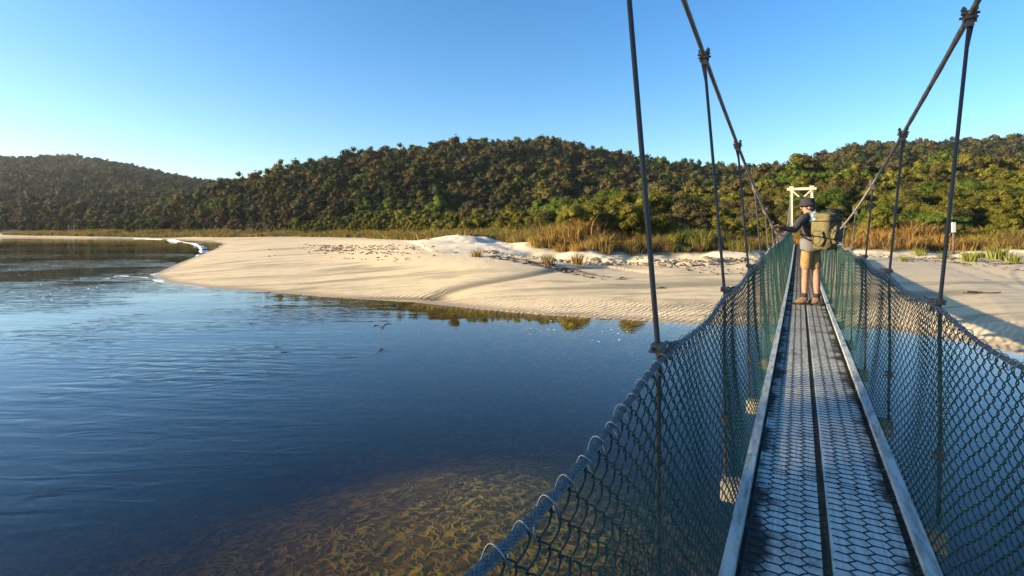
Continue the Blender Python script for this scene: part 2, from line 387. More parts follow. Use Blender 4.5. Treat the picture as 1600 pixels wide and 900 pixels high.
A = np.concatenate([fov, rest]); na = len(A); nr = len(R)
gx = R[:, None]*np.sin(A)[None]; gy = R[:, None]*np.cos(A)[None]
z, vm, wh, ch, vv, dd = ground(gx, gy, True)
V = np.stack([gx, gy, z], -1).reshape(-1, 3); V = np.vstack([V, [[0, 0, float(ground(np.array([0.]), np.array([0.]))[0])]]])
i = np.arange(nr-1)[:, None]; j = np.arange(na)[None]; j2 = (j+1) % na
Q = np.stack([i*na+j, (i+1)*na+j, (i+1)*na+j2, i*na+j2], -1).reshape(-1, 4)
T = np.array([(nr*na, q, (q+1) % na) for q in range(na)])
cc = np.stack([vm, wh, ch], -1).reshape(-1, 3); cc = np.vstack([cc, [[0,0,0]]])
tag(obj('ground', mesh_np('ground', V, [Q, T], M_gnd, True, cc)), kind='structure')
w_ = MB(); w_.box((0, 900, -2.5), (7000, 6000, 5.0)); tag(w_.build('water', M_wat), kind='structure')

# haze: thin sea air
M_haze = bpy.data.materials.new('haze'); M_haze.use_nodes = True; g = G(M_haze); g.t.nodes.remove(g.b)
g.link(g.nd('ShaderNodeVolumePrincipled', {'Color': (.80,.88,1,1), 'Density': HAZE, 'Anisotropy': .3}).outputs[0], g.t.nodes['Material Output'].inputs['Volume'])
hb = MB(); hb.box((0, 900, 60), (7400, 6600, 132)); tag(hb.build('haze', M_haze), 'thin pale sea haze', 'haze', kind='stuff')
# ------------------------------------------------------------ suspension bridge (local x = across v, y = along u, z above water)
TH = atan(449/800)
bridge = empty('suspension_bridge', (0,0,0), -TH)
tag(bridge, 'narrow suspension footbridge with green wire mesh sides crossing the river to the far beach', 'bridge')
VC = .10; SP = 1.47; U0, U1 = -2.9, 31.0
_pu = [-3, 0, 2, 4.5, 6.5, 8.5, 10, 14, 20, 31]; _pz = [-1.2, -1.24, -1.25, -1.27, -1.31, -1.35, -1.365, -1.36, -1.30, -1.08]
_pc = np.polyfit(_pu, _pz, 4)
def deck_z(u): return EYE+np.polyval(_pc, u)
def cable_z(u): u = np.asarray(u, float); return EYE-.28+np.where(u < 14.3, .00925, .0080)*(u-14.3)**2
def cable_h(u): u = np.asarray(u, float); return .45+np.where(u < 14, .10*((14-u)/11)**2, .05*((u-14)/17)**2)
def rail_z(u):
    u = np.asarray(u, float); f = (u/SP) % 1
    return EYE+np.interp(u, [-3, 0, 3, 6, 9, 14, 22, 31], [-.37, -.375, -.37, -.325, -.30, -.32, -.28, -.10])-np.where(u < 1.47, .046, .030)*np.sin(pi*f)**2
RH = .43
def ribbon(name, v0, v1, o0, o1, m, u0=U0, u1=U1, step=.25):
    b = MB(); us = np.arange(u0, u1+.001, step); n = len(us); zc = deck_z(us)
    V = np.stack([np.stack([np.full(n, VC+a), us, zc+o], -1) for a, o in ((v0, o0), (v1, o0), (v1, o1), (v0, o1))], 1).reshape(-1, 3)
    i = np.arange(n-1)[:, None]*4; j = np.arange(4)[None]; j2 = (j+1) % 4
    Q = np.stack([i+j, i+j2, i+4+j2, i+4+j], -1).reshape(-1, 4)
    b.add(V, np.vstack([Q, [(3,2,1,0)], [(4*n-4, 4*n-3, 4*n-2, 4*n-1)]])); return b.build(name, m, bridge)
dl = ribbon('deck_board', -.285, -.026, -.04, 0, M_deck); dr = ribbon('deck_board', .006, .262, -.04, 0, M_deck)
ribbon('centre_strip', -.0255, .0055, -.05, -.014, M_gap)
ribbon('debris_channel', .2625, .2895, -.04, -.006, M_grime); ribbon('debris_channel', -.300, -.2855, -.04, -.006, M_grime)
ribbon('kerb', -.345, -.3005, -.07, .028, M_curb); ribbon('kerb', .290, .338, -.07, .028, M_curb)
def hexwire(v0, v1, parent):
    b = MB(); cxs = .068; pu = .057; E = []
    nc = int((v1-v0)/cxs)+1
    us = np.arange(U0, U1-.1, pu)
    for c in range(nc):
        x = v0+.03+c*cxs
        if x > v1-.01: continue
        cu = us+(c % 2)*pu/2
        for (a, q) in (((-.021, pu/2), (.021, pu/2)), ((.021, pu/2), (.047, 0)), ((.047, 0), (.021, -pu/2))):
            E.append(np.stack([np.full(len(us), x+a[0]), cu+a[1], np.full(len(us), x+q[0]), cu+q[1]], -1))
    E = np.concatenate(E); E = E[(E[:, 2] < v1+.004)]
    E += rng.normal(0, .0016, E.shape)
    d = E[:, 2:]-E[:, :2]; L = np.linalg.norm(d, axis=1)[:, None]; nrm = np.stack([-d[:, 1], d[:, 0]], -1)/L*.0028
    n = len(E); Vs = []
    for (P, s_, h) in ((0, 1, 0), (0, -1, 0), (0, 0, .0035), (1, 1, 0), (1, -1, 0), (1, 0, .0035)):
        p = E[:, 2*P:2*P+2]+nrm*s_
        Vs.append(np.stack([p[:, 0]+VC, p[:, 1], deck_z(p[:, 1])+.0006+h], -1))
    V = np.stack(Vs, 1).reshape(-1, 3); i = np.arange(n)[:, None]*6
    b.add(V, np.concatenate([i+np.array([[0,2,5,3]]), i+np.array([[2,1,4,5]])]))
    return b.build('hex_netting', M_hex, parent)
hexwire(-.285, -.03, dl); hexwire(.006, .262, dr)
# cross beams
for k in range(-1, 22):
    u = k*SP-.04
    if u > U1: break
    zz = float(deck_z(u)); b = MB(); b.box((VC, u, zz-.125), (.92, .09, .10))
    cb = b.build('cross_beam', M_beam, bridge)
for a in (-.18, .18): ribbon('joist', a-.03, a+.03, -.072, -.0405, M_gap)
def P(v, u, z): return (v, u, z)
for s in (-1, 1):
    # main cable
    us = np.concatenate([np.arange(-2.9, 8, .02), np.arange(8, 31.001, .12)])
    b = MB(); b.tube(np.stack([VC+s*cable_h(us), us, cable_z(us)], -1), .0125, 12, lobes=6, pitch=.13)
    ra = MB(); ra.tube(np.stack([VC+s*.50*np.ones(2), [31.0, 36.5], [float(cable_z(31)), 1.6]], -1), .012, 8)
    mc = b.build('main_cable', M_steel, bridge, True); ra.build('backstay', M_steel, mc, True)
    # hand rail cable
    us = np.concatenate([np.arange(-1.5, 5, .005), np.arange(5, 31.001, .1)])
    b = MB(); b.tube(np.stack([np.full(len(us), VC+s*RH), us, rail_z(us)], -1), np.full(len(us), .0085), 32, lobes=8, pitch=.075, lob=.34)
    rail = b.build('handrail_cable', M_rail, bridge)
    # lacing wire: one long wire spiralling round the rail
    u_ = np.arange(.2, 14, .07/14); th = (u_/.075)*2*pi; low = .5-.5*np.sin(th); rr = .0115+.009*low**3+.003*np.sin(u_*37)
    uo = u_+.016*np.cos(th)
    b = MB(); b.tube(np.stack([VC+s*(RH+.001)+rr*np.cos(th)*s, uo, rail_z(u_)+rr*np.sin(th)-.012*low**3], -1), .0016, 5)
    b.build('lacing_wire', M_lace, rail, True)
    # chain-link mesh
    b = MB(); a = .0175
    for part in (0, 1):
        us = np.arange(-1.2, 9, 2*a) if part == 0 else np.arange(9, 31.0, 2*a)
        nseg = 28; sub = 4 if part == 0 else 2
        m = nseg*sub+1; t = np.linspace(0, 1, m)
        ph = (np.arange(m)/sub)
        tri = 2*np.abs((ph/2) % 1-.5)*2-1                     # -1..1 zigzag
        tri = .55*tri+.45*np.cos(ph*pi)
        par = np.where(np.arange(len(us)) % 2 == 0, 1, -1)
        sway = .018*np.sin(us*3.1)+.014*np.sin(us*7.3+1)
        U = us[:, None]+(a*1.16)*tri[None]*par[:, None]+sway[:, None]*np.sin(pi*t)[None]*.4
        botz = deck_z(U)-.03; topz = rail_z(U)-.012
        bulge = (.014*np.sin(U*4.3)+.007*np.sin(U*9.1+2)+.012*np.sin(U*2.1+.6))*np.sin(pi*t)[None]**.8
        Vv = VC+s*((.352)+(RH-.352)*t[None]**.9+bulge+.012*np.sin(pi*t)[None])
        Vv = Vv+.0065*np.sin(ph*pi)[None]*par[:, None]*s
        Zz = botz+(topz-botz)*t[None]+.004*np.sin(U*23)*np.sin(pi*t)[None]
        C = np.stack([Vv, U, Zz], -1)                        # (pickets, m, 3)
        kk = 4 if part == 0 else 3; r = .0022 if part == 0 else .0019
        ang = np.arange(kk)*2*pi/kk+.4
        off = np.stack([np.cos(ang)*r, np.sin(ang)*r*.8, np.sin(ang)*r*.6], -1)
        VV = (C[:, :, None, :]+off[None, None]).reshape(-1, 3)
        p_ = np.arange(len(us))[:, None, None]*m*kk; i_ = np.arange(m-1)[None, :, None]*kk; j_ = np.arange(kk)[None, None]; j2_ = (j_+1) % kk
        Q = np.stack([p_+i_+j_, p_+i_+j2_, p_+i_+kk+j2_, p_+i_+kk+j_], -1).reshape(-1, 4)
        b.add(VV, Q)
    b.build('mesh_side', M_net, bridge, True)
# hangers with clamps
def hanger(u, s):
    hz = float(cable_z(u)); hv = VC+s*float(cable_h(u)); rz = float(rail_z(u)); rv = VC+s*(RH+.018); bz = float(deck_z(u))-.14; bv = VC+s*.44
    b = MB()
    b.tube([(hv, u, hz-.02), (rv, u, rz), (VC+s*.45, u, (rz+bz)/2), (bv, u-.02, bz)], .0078, 8)
    if hz-rz > .25:                                       # twin legs under the cable clamp
        b.tube([(hv+.016*s, u+.016, hz-.02), (hv+(rv-hv)*.12+.003*s, u+.004, hz-(hz-rz)*.12)], .006, 6)
    h = b.build('hanger', M_rod, bridge, True)
    c = MB()
    c.box((hv, u, hz), (.036, .05, .036)).tube([(hv-.032, u-.012, hz+.006), (hv+.032, u-.012, hz+.006)], .006, 6).tube([(hv-.032, u+.014, hz-.004), (hv+.032, u+.014, hz-.004)], .006, 6)
    c.tube([(hv-.02, u, hz-.03), (hv-.02, u, hz+.042)], .0055, 6).tube([(hv+.02, u, hz-.03), (hv+.02, u, hz+.042)], .0055, 6)
    c.box((hv-.02, u, hz+.028), (.018, .018, .012)).box((hv+.02, u, hz+.028), (.018, .018, .012)).box((hv, u, hz-.035), (.026, .03, .03))
    c.build('cable_clamp', M_clamp, h)
    c = MB()
    c.box((rv, u, rz+.022), (.034, .05, .024)).tube([(rv-.01, u-.055, rz+.022), (rv-.01, u+.045, rz+.022)], .0055, 6).tube([(rv+.012, u-.05, rz+.03), (rv+.012, u+.05, rz+.03)], .005, 6)
    a = np.linspace(-.15*pi, 1.15*pi, 10)
    c.tube([(rv-s*(.02+.03*(1-abs(cos(t)))), u+.055+.018*cos(t)*1.3, rz+.012+.02*sin(t)) for t in a], .005, 6)
    c.tube([(rv-s*.012, u+.03, rz+.03), (VC+s*RH, u+.075, rz+.022), (VC+s*RH, u+.085, rz-.004), (VC+s*RH, u+.06, rz-.02), (rv, u+.02, rz+.01)], .005, 6)
    c.build('rail_shackle', M_clamp, h)
    c = MB(); zz = (rz*.35+bz*.65); vv_ = VC+s*.448
    c.box((vv_, u, zz), (.028, .03, .05)).tube([(vv_-.03, u, zz+.012), (vv_+.03, u, zz+.012)], .005, 6).tube([(vv_-.03, u+.01, zz-.014), (vv_+.03, u+.01, zz-.014)], .005, 6)
    c.build('turnbuckle', M_clamp, h)
for k in range(0, 22):
    u = k*SP
    if u < U1-.5:
        for s in (-1, 1): hanger(u, s)
# towers
def tower(u, zt, hw, zb):
    b = MB(); b.box((VC, u, zt+.02), (2*hw+.42, .17, .13)); t = b.build('tower', M_tower, bridge)
    for s in (-1, 1):
        x = VC+s*hw
        MB().box((x, u, (zt-.045+zb)/2), (.13, .14, zt-.045-zb)).build('post', M_tower, t)
        MB().box((x, u, zt+.125), (.20, .20, .075)).build('cable_saddle', M_tower, t)
        L = .36; c = (x-s*.18, u-.085, zt-.045-.17)
        MB().box(c, (.50, .05, .07), Matrix.Rotation(s*radians(-45), 3, 'Y')).build('brace', M_tower, t)
tower(31.0, float(cable_z(31))-.12, .47, .6)
tower(-2.95, float(cable_z(-2.95))-.12, .70, .4)

# ------------------------------------------------------------ the hiker
def skin(name, pts, edges, m, parent, sub=2, root=0, smooth=True):
    """pts: list of (x,y,z, r or (rx,ry))"""
    me = bpy.data.meshes.new(name); me.from_pydata([p[:3] for p in pts], edges, []); o = bpy.data.objects.new(name, me); COL.objects.link(o)
    md = o.modifiers.new('skin', 'SKIN'); me.skin_vertices or None
    for i_, p in enumerate(pts):
        r = p[3]; sv = me.skin_vertices[0].data[i_]; sv.radius = r if isinstance(r, tuple) else (r, r); sv.use_root = (i_ == root)
    md.use_smooth_shade = smooth
    s_ = o.modifiers.new('sub', 'SUBSURF'); s_.levels = sub; s_.render_levels = sub
    dg = bpy.context.evaluated_depsgraph_get(); dg.update()
    nm = bpy.data.meshes.new_from_object(o.evaluated_get(dg)); nm.materials.clear(); nm.materials.append(m); nm.name = name
    bpy.data.objects.remove(o); return obj(name, nm, parent)
M_skin = mat('skin', (.36,.19,.12), .6, noise=(9, (.28,.14,.09), .4, .7)); M_jacket = mat('dark_grey_fabric', (.028,.028,.033), .9, noise=(30, (.05,.05,.058), .4, .7), bump=(14, .6, .02))
M_grey = mat('light_grey_fabric', (.13,.13,.14), .9, bump=(14, .5, .02)); M_short = mat('khaki_shorts', (.30,.20,.085), .9, noise=(8, (.21,.14,.06), .4, .7), bump=(12, .6, .02))
M_boot = mat('brown_suede', (.17,.095,.05), .9, noise=(30, (.14,.08,.045), .4, .7)); M_sock = mat('dark_sock', (.03,.03,.035), .95)
M_pack = mat('olive_canvas', (.13,.11,.05), .9, noise=(6, (.085,.072,.036), .4, .7), bump=(7, 1.0, .06)); M_black = mat('black_webbing', (.015,.015,.017), .7)
M_hat = mat('charcoal_cotton', (.025,.024,.030), .95, bump=(40, .4, .01)); M_blue = mat('pale_blue_fabric', (.22,.34,.44), .8); M_hair = mat('short_grey_hair', (.07,.055,.045), .9)
MU, MV = 9.9, .165
mx = MU*sin(TH)+MV*cos(TH); my = MU*cos(TH)-MV*sin(TH); mz = float(deck_z(MU))+.003
man = empty('person', (mx, my, mz)); tag(man, 'hiker in dark bucket hat and khaki shorts standing on the bridge deck', 'person')
FA = radians(27)                                     # facing, turned left from straight ahead
def W(r, f, z_): return (r*cos(FA)-f*sin(FA), r*sin(FA)+f*cos(FA), z_)      # right, forward, up
def WR(r, f, z_, rad): return (*W(r, f, z_), rad)
def BR(v, u, z_): return (v*cos(TH)+u*sin(TH)-mx, u*cos(TH)-v*sin(TH)-my, z_-mz)   # bridge point in the hiker's frame
hs = 1.0
Lfoot = Vector((-.085, .03, 0)); Rfoot = Vector((.085, -.03, 0))
handL = Vector(BR(VC-float(cable_h(9.35)), 9.35, float(cable_z(9.35))))
handR = Vector(BR(VC+float(cable_h(10.25)), 10.25, float(cable_z(10.25))))
shL = Vector(W(-.185, .02, 1.44)); shR = Vector(W(.185, .0, 1.43))
def elbow(a, b, l1, l2, hint):
    d = b-a; D = min(d.length, l1+l2-.005); dn = d.normalized(); x = (l1*l1-l2*l2+D*D)/(2*D); h_ = sqrt(max(l1*l1-x*x, 1e-4))
    hn = (hint-dn*hint.dot(dn)).normalized(); return a+dn*x+hn*h_, a+dn*D
elL, wrL = elbow(shL, handL+Vector((.09, .03, .02)), .30, .28, Vector((0, -.3, -1)))
elR, wrR = elbow(shR, handR+Vector((-.09, -.02, .02)), .30, .28, Vector((0, -.6, -1)))
def v4(v, r): return (v.x, v.y, v.z, r)
hipL = Vector(W(-.09, 0, .93)); hipR = Vector(W(.09, 0, .93))
knL = Vector((-.075, .02, .50)); knR = Vector((.082, -.035, .50)); anL = Vector((-.085, .03, .10)); anR = Vector((.085, -.03, .10))
head = Vector(W(0, .05, 1.63))
pts = [WR(0,0,.95,(.14,.11)), WR(0,-.01,1.12,(.135,.10)), WR(0,-.01,1.32,(.16,.11)), WR(0,0,1.45,(.10,.08)), WR(0,.02,1.53,.055), (*head, .0),
       v4(shL,.055), v4(elL,.042), v4(wrL,.027), v4(shR,.055), v4(elR,.042), v4(wrR,.027),
       v4(hipL,.085), v4(hipL.lerp(knL,.5),.073), v4(knL,.055), v4(knL.lerp(anL,.35),.058), v4(anL,.038),
       v4(hipR,.085), v4(hipR.lerp(knR,.5),.073), v4(knR,.055), v4(knR.lerp(anR,.35),.058), v4(anR,.038)]
pts = [p for p in pts]
FD = Vector(W(0,1,0)); HF = Vector((-.93, .36, 0)).normalized()      # head turned further left
HS = Vector((HF.y, -HF.x, 0))
pts[5] = (*(head+HF*.0+Vector((0,0,.02))), .088)
chin = head+HF*.035+Vector((0,0,-.055)); crown = head+Vector((0,0,.085))
pts += [v4(chin, .058), v4(crown, .075)]
E = [(0,1),(1,2),(2,3),(3,4),(4,5),(3,6),(6,7),(7,8),(3,9),(9,10),(10,11),(0,12),(12,13),(13,14),(14,15),(15,16),(0,17),(17,18),(18,19),(19,20),(20,21),(5,22),(5,23)]
body = skin('body', pts, E, M_skin, man)
# face: nose, eyes, ears, mouth
f = MB(); nz = head+HF*.100+Vector((0,0,-.005)); f.ico(nz, .016, 2, sc=(1,1,1.5)); f.ico(head+HF*.088+Vector((0,0,-.012)), .016, 2)
for s in (-1, 1): f.ico(head+HS*s*.084+HF*-.01+Vector((0,0,-.005)), .022, 2, sc=(.8,.8,1.4))
f.build('nose_and_ears', M_skin, man, True)
f = MB()
for s in (-1, 1): f.ico(head+HF*.083+HS*s*.032+Vector((0,0,.022)), .010, 2)
f.build('eyes', M_black, man, True)
f = MB(); f.ico(head+HF*.088+Vector((0,0,-.05)), .014, 2, sc=(1.3,1.3,.4)); f.build('mouth', mat('lips', (.40,.16,.12), .6), man, True)
f = MB(); f.ico(head-HF*.022+Vector((0,0,.0)), .095, 3, sc=(1,1,.92)); f.build('hair', M_hair, man, True)
# hands gripping the cables: palm + five fingers
def hand(c, wr, s, nm):
    b = MB(); d = (Vector(c)-wr).normalized(); ax = Vector(BR(0,1,0))-Vector(BR(0,0,0)); ax.normalize(); up = Vector((0,0,1))
    palm = wr+d*.05
    V_, F_ = ICO[2]; Rm = np.array([list(d), list(ax), list(up)]).T
    b.add((V_*np.array([.052,.042,.018]))@Rm.T+np.array(palm+up*.01), None, F_)
    b.tube([tuple(wr-d*.02), tuple(wr+d*.03)], [.026, .028], 8)
    for q, (o_, L_) in enumerate(((-.032,.9),(-.011,1.05),(.011,1.0),(.032,.8))):
        p0 = palm+d*.035+ax*o_+up*.012
        a = [p0, p0+d*.030*L_+up*.006, p0+d*.048*L_-up*.014, p0+d*.036*L_-up*.036, p0+d*.014*L_-up*.040]
        b.tube([tuple(p) for p in a], [.0095,.0095,.009,.0085,.006], 7)
    t0 = palm-ax*.036*(-s if s < 0 else 1)
    b.tube([tuple(t0-d*.01), tuple(t0+d*.018-up*.015-ax*.012), tuple(t0+d*.035-up*.036)], [.012,.0105,.008], 7)
    return b.build(nm, M_skin, body, True)
hand(handL, wrL, -1, 'hand'); hand(handR, wrR, 1, 'hand')
# clothing
wl = elL.lerp(wrL, .93); wr_ = elR.lerp(wrR, .93)
pj = [WR(0,-.01,1.06,(.165,.135)), WR(0,-.01,1.20,(.165,.13)), WR(0,-.01,1.34,(.185,.13)), WR(0,0,1.46,(.115,.095)), WR(0,.015,1.52,.075), v4(shL,.078), v4(elL,.058), v4(wl,.040), v4(shR,.078), v4(elR,.058), v4(wr_,.040)]
skin('jacket', pj, [(0,1),(1,2),(2,3),(3,4),(3,5),(5,6),(6,7),(3,8),(8,9),(9,10)], M_jacket, man)
skin('shirt', [WR(0,-.005,.87,(.175,.145)), WR(0,-.005,.95,(.185,.15)), WR(0,-.01,1.03,(.185,.15)), WR(-.02,.01,1.16,(.17,.137))], [(0,1),(1,2),(2,3)], M_grey, man)
kl = hipL.lerp(knL, .84); kr = hipR.lerp(knR, .84)
skin('shorts', [WR(0,0,1.0,(.165,.135)), WR(0,0,.91,(.165,.135)), v4(hipL,.098), v4(hipL.lerp(knL,.5),.094), v4(kl,.092), v4(hipR,.098), v4(hipR.lerp(knR,.5),.094), v4(kr,.092)], [(0,1),(1,2),(2,3),(3,4),(1,5),(5,6),(6,7)], M_short, man)
def boot(an, dirv, nm):
    d = Vector(dirv).normalized(); a = Vector((an.x, an.y, 0))
    b_ = skin('boot', [(*(a+Vector((0,0,.145))), .050), (*(a+Vector((0,0,.09))), .052), (*(a-d*.03+Vector((0,0,.045))), .045), (*(a+d*.07+Vector((0,0,.048))), .046), (*(a+d*.14+Vector((0,0,.038))), .036)], [(0,1),(1,2),(1,3),(3,4)], M_boot, man)
    s_ = MB(); s_.box(a+d*.05+Vector((0,0,.011)), (.27,.095,.022), Matrix.Rotation(math.atan2(d.y, d.x), 3, 'Z')); s_.build('sole', M_black, b_)
    MB().tube([(a.x, a.y, .13), (a.x, a.y, .20)], [.050, .044], 12).build('sock', M_sock, man, True)
boot(anL, (-.9,.45,0), 'boot'); boot(anR, (-.55,.85,0), 'boot')
# bucket hat
h = MB(); a = np.arange(20)*2*pi/20; prof = [(.001,.098),(.055,.095),(.088,.080),(.098,.045),(.103,.012),(.150,-.030),(.148,-.036),(.098,.004)]
Vh = []; hc = head+Vector((0,0,.065))
for (r_, z_) in prof:
    for t in a:
        rr = r_*(1+.03*sin(t*3)) ; d = HF*cos(t)*1.06+HS*sin(t)*.95
        Vh.append(tuple(hc+d*rr+Vector((0,0,z_-(.12*rr*cos(t) if r_ > .12 else 0)))))
Qh = [(i_*20+j_, i_*20+(j_+1) % 20, (i_+1)*20+(j_+1) % 20, (i_+1)*20+j_) for i_ in range(len(prof)-1) for j_ in range(20)]
h.add(Vh, Qh); h.build('bucket_hat', M_hat, man, True)
# backpack: carried, a thing of its own
pk = empty('backpack', (mx, my, mz+.10)); pk.scale = (.93, .93, .93); tag(pk, 'big olive canvas backpack with black straps worn by the hiker', 'backpack')
def pack_blob(c, hx, hy, hz_, m, nm, parent, seed, e=.52, jit=.016):
    V_, F_ = ICO[3]; q = np.sign(V_)*np.abs(V_)**e; q /= np.maximum(np.abs(q).max(), 1)
    q = q*np.array([hx, hy, hz_]); rg = np.random.default_rng(seed)
    q += jit*np.sin(V_[:, [1,2,0]]*7+seed)+jit*.5*np.sin(V_[:, [2,0,1]]*13+seed)
    q = q+np.array(c)                                  # (right, forward, up)
    X = q[:, 0]*cos(FA)-q[:, 1]*sin(FA); Y = q[:, 0]*sin(FA)+q[:, 1]*cos(FA)
    return obj(nm, mesh_np(nm, np.stack([X, Y, q[:, 2]], -1), F_, m, True), parent)
pack_blob((.0,-.29,1.20), .225, .18, .31, M_pack, 'main_bag', pk, 1)
pack_blob((.0,-.30,1.475), .215, .18, .065, M_pack, 'lid', pk, 2)
pack_blob((.0,-.475,1.15), .15, .05, .15, M_pack, 'front_pocket', pk, 3)
pack_blob((.245,-.29,1.12), .05, .10, .13, M_black, 'side_pocket', pk, 4)
pack_blob((-.235,-.29,1.10), .04, .10, .12, M_pack, 'side_pocket', pk, 5)
pack_blob((.07,-.38,1.56), .16, .09, .045, M_black, 'rolled_jacket', pk, 6, .8)
pack_blob((-.17,-.17,1.47), .03, .05, .08, M_blue, 'blue_panel', pk, 7)
for s in (-1, 1):
    b = MB(); L_ = [W(s*.12,-.15,1.50), W(s*.13,-.02,1.545), W(s*.135,.12,1.45), W(s*.15,.14,1.30), W(s*.17,.05,1.12), W(s*.17,-.15,1.03)]
    b.tube(L_, .017, 6); b.build('shoulder_strap', M_black, pk, True)
for s in (-1, 1):
    b = MB(); L_ = [W(s*.09,-.16,1.54), W(s*.09,-.40,1.545), W(s*.09,-.51,1.45), W(s*.09,-.545,1.15), W(s*.09,-.47,.96)]
    b.tube(L_, .009, 5); b.build('webbing_strap', M_black, pk, True)
b = MB(); b.tube([W(-.225,-.16,1.395), W(-.225,-.42,1.395), W(-.17,-.478,1.395), W(.17,-.478,1.395), W(.225,-.40,1.395)], .008, 5); b.build('compression_strap', M_black, pk, True)

# ------------------------------------------------------------ vegetation
def leafquads(C, N, size, rg):
    n = len(C); N = N/np.linalg.norm(N, axis=1)[:, None]
    N = N+rg.normal(0, .45, N.shape); N /= np.linalg.norm(N, axis=1)[:, None]
    A_ = np.cross(N, rg.normal(0, 1, N.shape)); A_ /= np.linalg.norm(A_, axis=1)[:, None]; B_ = np.cross(N, A_)
    sz = size*rg.uniform(.6, 1.35, (n, 1)); 
    V_ = np.stack([C-A_*sz*.6, C-B_*sz*.35+N*sz*.1, C+A_*sz*.6, C+B_*sz*.35+N*sz*.1], 1).reshape(-1, 3)
    return V_, np.arange(4*n).reshape(-1, 4)
def crown(seed, wid, hgt, base, nl, nq, size, core=2, flat=1.0):
    """returns V, Q, T for a lobed crown of leaf clumps"""
    rg = np.random.default_rng(seed); Vs = []; Qs = []; Ts = []; n = 0
    lob = []
    for i_ in range(nl):
        a = i_*2.4+rg.uniform(-.4, .4); q = sqrt((i_+.5)/nl); r = q*wid*.5*.78
        hh = base+(hgt-base)*(.30+.52*(1-q**2.2)+rg.uniform(-.13, .12))
        R_ = wid*.5*rg.uniform(.24, .40)*(1.15-.3*q)
        lob.append((r*cos(a), r*sin(a), hh, R_))
    for i_ in range(nl//2):
        a = rg.uniform(0, 2*pi); r = wid*.5*rg.uniform(.35, .75); lob.append((r*cos(a), r*sin(a), base+(hgt-base)*rg.uniform(.05, .35), wid*.5*rg.uniform(.22, .34)))
    for (lx, ly, lz, R_) in lob:
        V_, F_ = ICO[core]; v_ = V_*(1+.35*(rg.random((len(V_), 1))-.5))*np.array([1,1,.72*flat])*R_*.80+np.array([lx,ly,lz])
        Vs.append(v_); Ts.append(F_+n); n += len(v_)
        m_ = max(6, int(nq/len(lob))); d = rg.normal(0, 1, (m_, 3)); d[:, 2] = np.where(rg.random(m_) < .75, np.abs(d[:, 2]), d[:, 2]); d /= np.linalg.norm(d, axis=1)[:, None]
        c_ = d*np.array([1,1,.75*flat])*R_*rg.uniform(.80, 1.16, (m_, 1))+np.array([lx,ly,lz])
        q, f_ = leafquads(c_, d, size, rg); Vs.append(q); Qs.append(f_+n); n += len(q)
    return np.concatenate(Vs), np.concatenate(Qs), np.concatenate(Ts)
def trunk_mesh(seed, h_, r, stems, name='trunk', spread=.8):
    rg = np.random.default_rng(seed); b = MB()
    for k in range(stems):
        a = rg.uniform(0, 6.28); s_ = rg.uniform(.25, 1)*spread if stems > 1 else .15
        p = [(0,0,-.5), (.1*s_*cos(a), .1*s_*sin(a), h_*.3), (.5*s_*cos(a+.3), .5*s_*sin(a+.3), h_*.65), (s_*cos(a), s_*sin(a), h_)]
        b.tube(p, [r, r*.85, r*.6, r*.25], 7)
        for q in range(3):
            t = rg.uniform(.5, .9); c_ = np.array(p[2])*(1-t)+np.array(p[3])*t; an = rg.uniform(0, 6.28)
            b.tube([tuple(c_), tuple(c_+np.array([cos(an)*.35*h_*.5, sin(an)*.35*h_*.5, .25*h_]))], [r*.35, r*.12], 5)
    return b.mesh(name, M_bark, True)
bushP = []
for k in range(7):
    wd, hg = ((4.6,3.6),(5.4,4.2),(4.0,3.2),(5.0,4.6),(3.6,3.8),(6.0,4.0),(4.4,3.0))[k]
    V_, Q_, T_ = crown(100+k, wd, hg, .35, 16+k, 3400, .19, 2)
    bushP.append((mesh_np('crown', V_, [Q_, T_], M_leaf), trunk_mesh(k, hg*.55, .09, 4), wd))
treeP = []
for k in range(6):
    wd, hg = ((6.0,7.0),(7.2,6.4),(5.2,7.6),(6.6,6.0),(8.0,7.2),(4.6,6.4))[k]
    V_, Q_, T_ = crown(200+k, wd, hg, .1, 13+k, 1500, .36, 2)
    treeP.append((mesh_np('crown', V_, [Q_, T_], M_leaf), trunk_mesh(40+k, hg*.7, .16, 1), wd))
PAL = {'dark green': (.022,.040,.011), 'olive green': (.095,.088,.020), 'rust brown': (.095,.072,.026), 'yellow green': (.135,.130,.018), 'bright green': (.080,.120,.018), 'grey brown': (.080,.070,.030)}
names = list(PAL)
def scatter(s, y0, y1):
    lim = y1*1.12; xs = np.arange(-lim, lim, s); ys = np.arange(y0, y1, s*.9)
    X, Y = np.meshgrid(xs, ys); X = X+rng.uniform(-.42, .42, X.shape)*s; Y = Y+rng.uniform(-.42, .42, Y.shape)*s
    X = X.ravel(); Y = Y.ravel(); k = (np.abs(X) < Y*1.10+5); return X[k], Y[k], np.full(k.sum(), s)
parts = [scatter(2.55, 27, 95), scatter(4.3, 95, 250), scatter(6.2, 250, 560)]
X = np.concatenate([p[0] for p in parts]); Y = np.concatenate([p[1] for p in parts]); SS = np.concatenate([p[2] for p in parts])
Zg, vmm, _, _, vd, _ = ground(X, Y, True)
need = np.interp(Y, [27, 40, 70, 110, 200], [6.0, 6.5, 7.5, 6.5, 6.5]) + np.where(X > 10, .0, 0)
need = need - 1.8*np.exp(-((X-9)/4)**2)
keep = (vd > need) & ~((np.abs(X-Y*tan(TH)) < 2.6) & (Y < 34))
X, Y, Zg, SS = X[keep], Y[keep], Zg[keep], SS[keep]
near_f = np.clip((Y-40)/70, 0, 1)
size = np.where(SS < 4, rng.uniform(.65, 1.12, len(X)), np.where(SS < 6, rng.uniform(.5, 1.35, len(X)), rng.uniform(.8, 1.35, len(X))))
